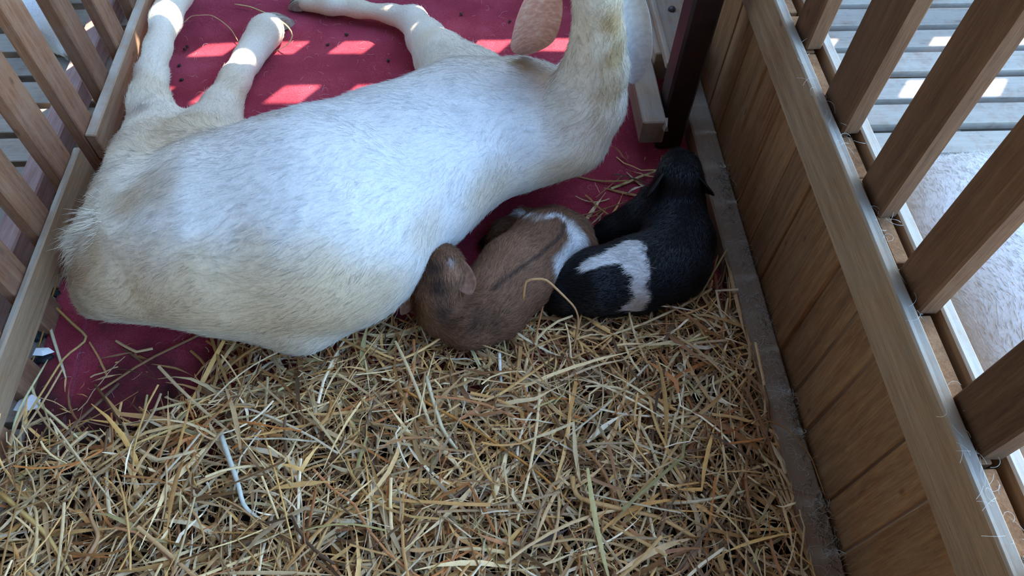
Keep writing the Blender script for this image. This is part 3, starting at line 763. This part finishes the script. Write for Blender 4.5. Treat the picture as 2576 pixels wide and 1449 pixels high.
def bedding(name, n, seed, lmin, lmax, wmin, wmax, zmul=1.0, label=None):
    r = np.random.default_rng(seed)
    X = []; Y = []; D = []
    while sum(map(len, X)) < n:
        x = r.uniform(-.83, .545, n * 2); y = r.uniform(-.02, 1.25, n * 2); d = density(x, y)
        k = r.random(n * 2) < d; X.append(x[k]); Y.append(y[k]); D.append(d[k])
    x = np.concatenate(X)[:n]; y = np.concatenate(Y)[:n]; d = np.concatenate(D)[:n]
    M = 7; t = np.linspace(-.5, .5, M)
    L = np.exp(r.uniform(np.log(lmin), np.log(lmax), n)); L *= np.where(d < .3, .8, 1)
    th = r.uniform(0, 2 * np.pi, n)
    curve = r.normal(0, .35, n); kink = np.where(r.random(n) < .4, r.normal(0, .8, n), 0); kp = r.uniform(-.3, .3, n)
    ang = th[:, None] + curve[:, None] * t[None] * 2 + kink[:, None] * (t[None] > kp[:, None])
    dx = np.cos(ang) * (L / (M - 1))[:, None]; dy = np.sin(ang) * (L / (M - 1))[:, None]
    px = np.cumsum(dx, 1); py = np.cumsum(dy, 1)
    px = px - px[:, [3]] + x[:, None]; py = py - py[:, [3]] + y[:, None]
    hp = (.006 + .056 * d * np.interp(y, [.1, .6, .9], [1.1, .9, .55])) * zmul
    z0 = .012 + hp * r.random(n) ** .8
    tilt = r.normal(0, .16, n); arch = r.normal(.06, .10, n)
    z = z0[:, None] + L[:, None] * (tilt[:, None] * t[None] + arch[:, None] * (.25 - 4 * t[None] ** 2 * .25)) + r.normal(0, .0012, (n, M))
    z = np.clip(z, .0115, None)
    px = np.clip(px, -.832, .5355)
    P = np.stack([px, py, z], -1)
    wd = r.uniform(wmin, wmax, n); leaf = r.random(n) < .5
    prof = np.where(leaf[:, None], np.clip(1.15 - 2.1 * np.abs(t[None] - r.uniform(-.25, .1, n)[:, None]) ** 1.5 * 2, .15, 1), np.clip(1.05 - .25 * (t[None] + .5), .3, 1))
    width = wd[:, None] * prof * np.where(leaf, 1.25, .8)[:, None]
    ridge = np.where(leaf[:, None], .12 * r.choice([-1, 1], n)[:, None], .5) * width
    roll = np.where(leaf, r.normal(0, .5, n), 0)[:, None] + np.where(leaf, r.normal(0, 1.3, n), 0)[:, None] * t[None]
    col = PALC[r.choice(len(PALC), n, p=PALW)] * r.uniform(.55, 1.2, (n, 1)); gy = col.mean(1, keepdims=True); col = col + (gy * np.array([1.05, 1, .9]) - col) * (r.random((n, 1)) ** 2 * .3); col = col * np.array([1.06, 1.0, .88])
    return ribbons(name, P, width, ridge, roll, col), P
root = empty('straw_bedding', (0, .5, .01)); tag(root, 'thick loose golden straw strewn over the near end of the pen', 'straw', kind='stuff')
for i, a in enumerate(((3200, 1, .05, .18, .0020, .0052), (2100, 2, .10, .32, .0034, .0084), (3400, 3, .015, .08, .0008, .0030))):
    o, _ = bedding('straw_layer', *a); o.parent = root; o.matrix_parent_inverse = Matrix.Translation(-root.location); o['kind'] = 'stuff'

def stalk(pts, w_, col, label, leaf=False, name='straw_stalk'):
    P0 = np.array([tuple(atz(*p)) for p in pts]); s = np.concatenate([[0], np.cumsum(np.linalg.norm(np.diff(P0, axis=0), axis=1))])
    M = 4 * (len(pts) - 1) + 1; u = np.linspace(0, s[-1], M)
    P = np.stack([np.interp(u, s, P0[:, k]) for k in range(3)], 1)
    P[1:-1] = .5 * P[1:-1] + .25 * (P[:-2] + P[2:])
    c0 = P.mean(0); c0[2] = P[:, 2].min()
    t = np.linspace(0, 1, M); wd = w_ * np.clip(1.1 - t * .35, .2, 1) * np.where(t > .97, .5, 1)
    o = ribbons(name, (P - c0)[None], wd[None], (wd * (.12 if leaf else .5))[None], np.zeros((1, M)), np.array([col[:3]]))
    o.location = c0
    md = o.modifiers.new('thick', 'SOLIDIFY'); md.thickness = .0006
    tag(o, label, 'straw', 'single straw stalks')
G, PA, OR, BR, GR, WH = lin(206, 172, 106), lin(222, 206, 166), lin(196, 134, 66), lin(160, 112, 70), lin(170, 176, 122), lin(232, 226, 212)
stalk([(1316, 752, .16), (1322, 704, .20), (1372, 700, .205), (1412, 738, .195), (1446, 772, .165), (1456, 800, .135), (1450, 842, .09), (1440, 895, .045)], .0052, lin(204, 158, 108), 'bent tan stalk arching up in front of the two kids')
stalk([(1015, 980, .062), (1090, 1022, .064), (1200, 1082, .066), (1360, 1192, .068), (1440, 1272, .066)], .0062, OR, 'long orange-brown stalk slanting across the middle of the straw')
stalk([(1072, 948, .066), (1090, 1010, .066), (1112, 1080, .064), (1150, 1132, .06)], .0085, PA, 'pale frayed stalk above the start of the orange-brown one')
stalk([(900, 1000, .055), (1010, 982, .06), (1196, 924, .07)], .0065, lin(202, 156, 108), 'straight tan stalk below the brown kid, rising to the right')
stalk([(603, 880, .035), (606, 1005, .045), (598, 1135, .05)], .0078, lin(178, 124, 70), 'upright reddish stalk beneath the white goat belly')
stalk([(378, 1034, .05), (480, 1008, .052), (605, 984, .05)], .0060, lin(214, 186, 130), 'pale yellow stalk lying over the bare red carpet')
stalk([(1256, 884, .06), (1258, 930, .06), (1262, 975, .055)], .0062, WH, 'short whitish blade standing below the brown kid', True)
stalk([(1440, 1198, .07), (1446, 1252, .07), (1540, 1275, .066), (1660, 1300, .064), (1765, 1362, .06)], .0085, lin(206, 160, 100), 'broad folded tan leaf right of the orange-brown stalk', True)
stalk([(1896, 1088, .062), (1932, 1054, .075), (1990, 1085, .074), (2040, 1145, .068), (2076, 1250, .064)], .0030, lin(160, 116, 64), 'thin brown strand hooked over the grey sill')
stalk([(1660, 1266, .062), (1760, 1262, .064), (1888, 1232, .064)], .0062, PA, 'pale stalk reaching the sill from the left')
stalk([(163, 655, .02), (126, 760, .02), (100, 870, .02), (68, 935, .022)], .0042, lin(176, 122, 58), 'rusty brown stalk running along the left rail')
stalk([(128, 762, .02), (180, 812, .03), (227, 852, .03), (163, 895, .025), (110, 980, .03), (60, 1060, .03)], .0056, lin(204, 168, 100), 'sharply bent golden stalk at the left rail')
stalk([(113, 786, .018), (140, 870, .018), (165, 950, .018)], .0070, PA, 'straight pale stalk on carpet edge by the left rail')
stalk([(66, 915, .02), (78, 970, .02), (90, 1010, .022), (200, 1105, .04)], .0064, lin(226, 208, 156), 'light yellow stalk pointing down from the rail foot')
stalk([(20, 1160, .045), (40, 1040, .05), (120, 905, .04)], .0060, lin(196, 186, 140), 'greenish stalk leaning against the left rail foot')
stalk([(590, 10, .02), (629, 16, .02), (691, 42, .05), (724, 65, .06), (739, 89, .05), (724, 113, .03), (688, 131, .016)], .0044, lin(212, 180, 120), 'dry straw loop around the outstretched hoof', True)
stalk([(463, 56, .03), (481, 39, .03), (531, 37, .03), (558, 53, .028), (582, 74, .022), (599, 104, .016)], .0032, lin(196, 160, 110), 'thin curved straw on carpet between the two hind legs', True)
stalk([(555, 1090, .07), (575, 1150, .075), (600, 1220, .075), (612, 1275, .07), (680, 1330, .065)], .0085, lin(206, 206, 190), 'silvery folded leaf on the straw, lower left', True)
stalk([(1350, 555, .02), (1480, 540, .02), (1560, 512, .02), (1612, 502, .02)], .0042, lin(170, 116, 70), 'brown stalk in the dark between goat and black kid')
stalk([(240, 1180, .06), (330, 1120, .065), (480, 1060, .065), (640, 1010, .06)], .0052, G, 'golden stalk sloping upward at the lower left')
stalk([(0, 1240, .07), (120, 1345, .075), (180, 1449, .07)], .0085, G, 'thick golden stem at the left bottom corner')
stalk([(205, 1430, .075), (250, 1350, .078), (222, 1290, .078), (246, 1262, .078)], .0080, lin(176, 134, 92), 'brown broken stem standing in the lower left straw')

# ------------------------------------------------------------------ litter on the carpet and rail foot
PEL = plain_mat('dropping', lin(70, 58, 48), .8, lin(46, 38, 32), 80)
def pellet(px, py, r, label, group, z=.012, sc=(1, 1.3, .8), mat=PEL, name='dropping'):
    c = Vector(atz(px, py, z)); bm = bmesh.new(); bmesh.ops.create_icosphere(bm, subdivisions=2, radius=r)
    for v in bm.verts:
        v.co = Vector((v.co.x * sc[0], v.co.y * sc[1], v.co.z * sc[2])) * (1 + .16 * math.sin(v.co.x * 900 + v.co.y * 700 + px))
    for fc in bm.faces: fc.smooth = True
    me = bpy.data.meshes.new(name); bm.to_mesh(me); bm.free(); o = link(name, me, mat); o.location = c + Vector((0, 0, r * sc[2] * .7)); o.rotation_euler.z = px
    tag(o, label, 'dropping', group)
for px, py, lb in ((466, 126, 'larger of two droppings side by side between the hind legs'), (472, 119, 'smaller of two droppings side by side between the hind legs'), (452, 166, 'single dropping close to the leftmost hind leg'), (458, 202, 'dropping in the crotch of the two hind legs'),
                   (825, 114, 'dropping in a sunlit patch left of the bent foreleg'), (977, 153, 'dropping just above the white goat flank by the foreleg'), (1160, 37, 'dropping on the carpet right of the bent knee'), (1282, 55, 'dropping left of the hanging pink ear'), (872, 88, 'dropping below the shank of the bent foreleg')):
    pellet(px, py, .0042, 'tiny brown ' + lb, 'pellets on the far carpet', .010)
DARKP = plain_mat('dark_dropping', lin(44, 46, 46), .6, lin(26, 28, 28), 60)
for px, py, r, lb in ((134, 778, .010, 'beside the sharply bent golden stalk'), (122, 792, .009, 'at the head of the straight pale stalk'), (108, 838, .011, 'halfway down the rusty brown stalk'), (98, 852, .009, 'touching the rusty brown stalk'), (118, 905, .012, 'right under the small paper scrap'), (100, 905, .010, 'left of the small paper scrap'), (146, 742, .008, 'nearest the white goat rump')):
    pellet(px, py, r, 'dark dropping lump by the left rail, ' + lb, 'lumps along the left rail', .002, mat=DARKP)
def scrap(px, py, pts, label, col):
    c = Vector(atz(px, py, .024)); bm = bmesh.new()
    vs = [bm.verts.new((x, y, .004 * math.sin(i * 2.1))) for i, (x, y) in enumerate(pts)]; ct = bm.verts.new((0, 0, .006))
    for i in range(len(vs)): bm.faces.new((vs[i], vs[(i + 1) % len(vs)], ct))
    me = bpy.data.meshes.new('paper_scrap'); bm.to_mesh(me); bm.free(); o = link('paper_scrap', me, plain_mat('paper', col, .8)); o.location = c
    o.modifiers.new('t', 'SOLIDIFY').thickness = .0008; tag(o, label, 'paper', 'torn paper scraps')
scrap(66, 1016, [(-.02, -.012), (.0, -.018), (.022, -.008), (.024, .008), (.006, .018), (-.018, .01)], 'torn white paper scrap under straw at left rail foot', lin(230, 228, 226))
scrap(108, 886, [(-.018, -.006), (.004, -.01), (.02, .002), (.008, .01), (-.014, .008)], 'small white paper scrap beside dark lumps', lin(236, 236, 232))

# ------------------------------------------------------------------ shed hair caught on timber and carpet
def loose_hair(name, parent, pts, n, length, col, rad, seed, spread=1.0):
    r = np.random.default_rng(seed); A = r.choice(len(pts), n); C0 = np.array(pts)[A]
    R0 = C0[:, :3] + r.normal(0, 1, (n, 3)) * C0[:, 3:6]
    th = r.uniform(0, 6.28, n); cv = r.normal(0, 2.2, n); L = length * r.uniform(.4, 1.4, n); M = 6
    t = np.linspace(0, 1, M); ang = th[:, None] + cv[:, None] * t
    X = np.cumsum(np.cos(ang), 1) * (L / M)[:, None]; Y = np.cumsum(np.sin(ang), 1) * (L / M)[:, None]
    Z = (L * r.uniform(0, .25, n))[:, None] * np.sin(t * 3.1)
    P = np.stack([R0[:, [0]] + X, R0[:, [1]] + Y, R0[:, [2]] + Z], -1)
    hc = bpy.data.hair_curves.new(name); hc.add_curves([M] * n)
    hc.attributes['position'].data.foreach_set('vector', P.astype(np.float32).ravel())
    ra = hc.attributes.get('radius') or hc.attributes.new('radius', 'FLOAT', 'POINT'); ra.data.foreach_set('value', np.full(n * M, rad, np.float32))
    o = bpy.data.objects.new(name, hc); COL.objects.link(o); hc.materials.append(plain_mat(name + '_strand', col, .6))
    if parent:
        o.parent = parent; o.matrix_parent_inverse = Matrix.Translation(-parent.location)
    o['kind'] = 'stuff'; return o
sillpts = [(random.uniform(.548, .59), random.uniform(.2, 1.3), .0615, .008, .05, .0006) for _ in range(30)] + [(.583, y_, .063, .006, .02, .002) for y_ in (.58, .545, .5, .36, .3, 1.12, .9, .75)]
loose_hair('shed_hair', wr, sillpts, 520, .026, lin(190, 186, 176), .00022, 5)
loose_hair('dirt_fibre', wr, sillpts[-8:] + sillpts[:3], 300, .014, lin(66, 62, 56), .0003, 6)
railpts = [(random.uniform(.574, .592), random.uniform(.2, 1.2), .4835, .006, .05, .0005) for _ in range(12)] + [(.603, y_, .476, .004, .01, .002) for y_ in (.49, .65, .83, .28)]
loose_hair('shed_hair', wr, railpts, 70, .03, lin(206, 200, 188), .00018, 7)
loose_hair('shed_hair', bpy.data.objects['carpet'], [(x_, y_, .011, .25, .2, .0003) for x_, y_ in ((-.6, 1.7), (-.1, 1.75), (.3, 1.7), (-.3, 1.6), (-.7, .8), (.3, 1.2))], 420, .022, lin(226, 196, 190), .00016, 8)
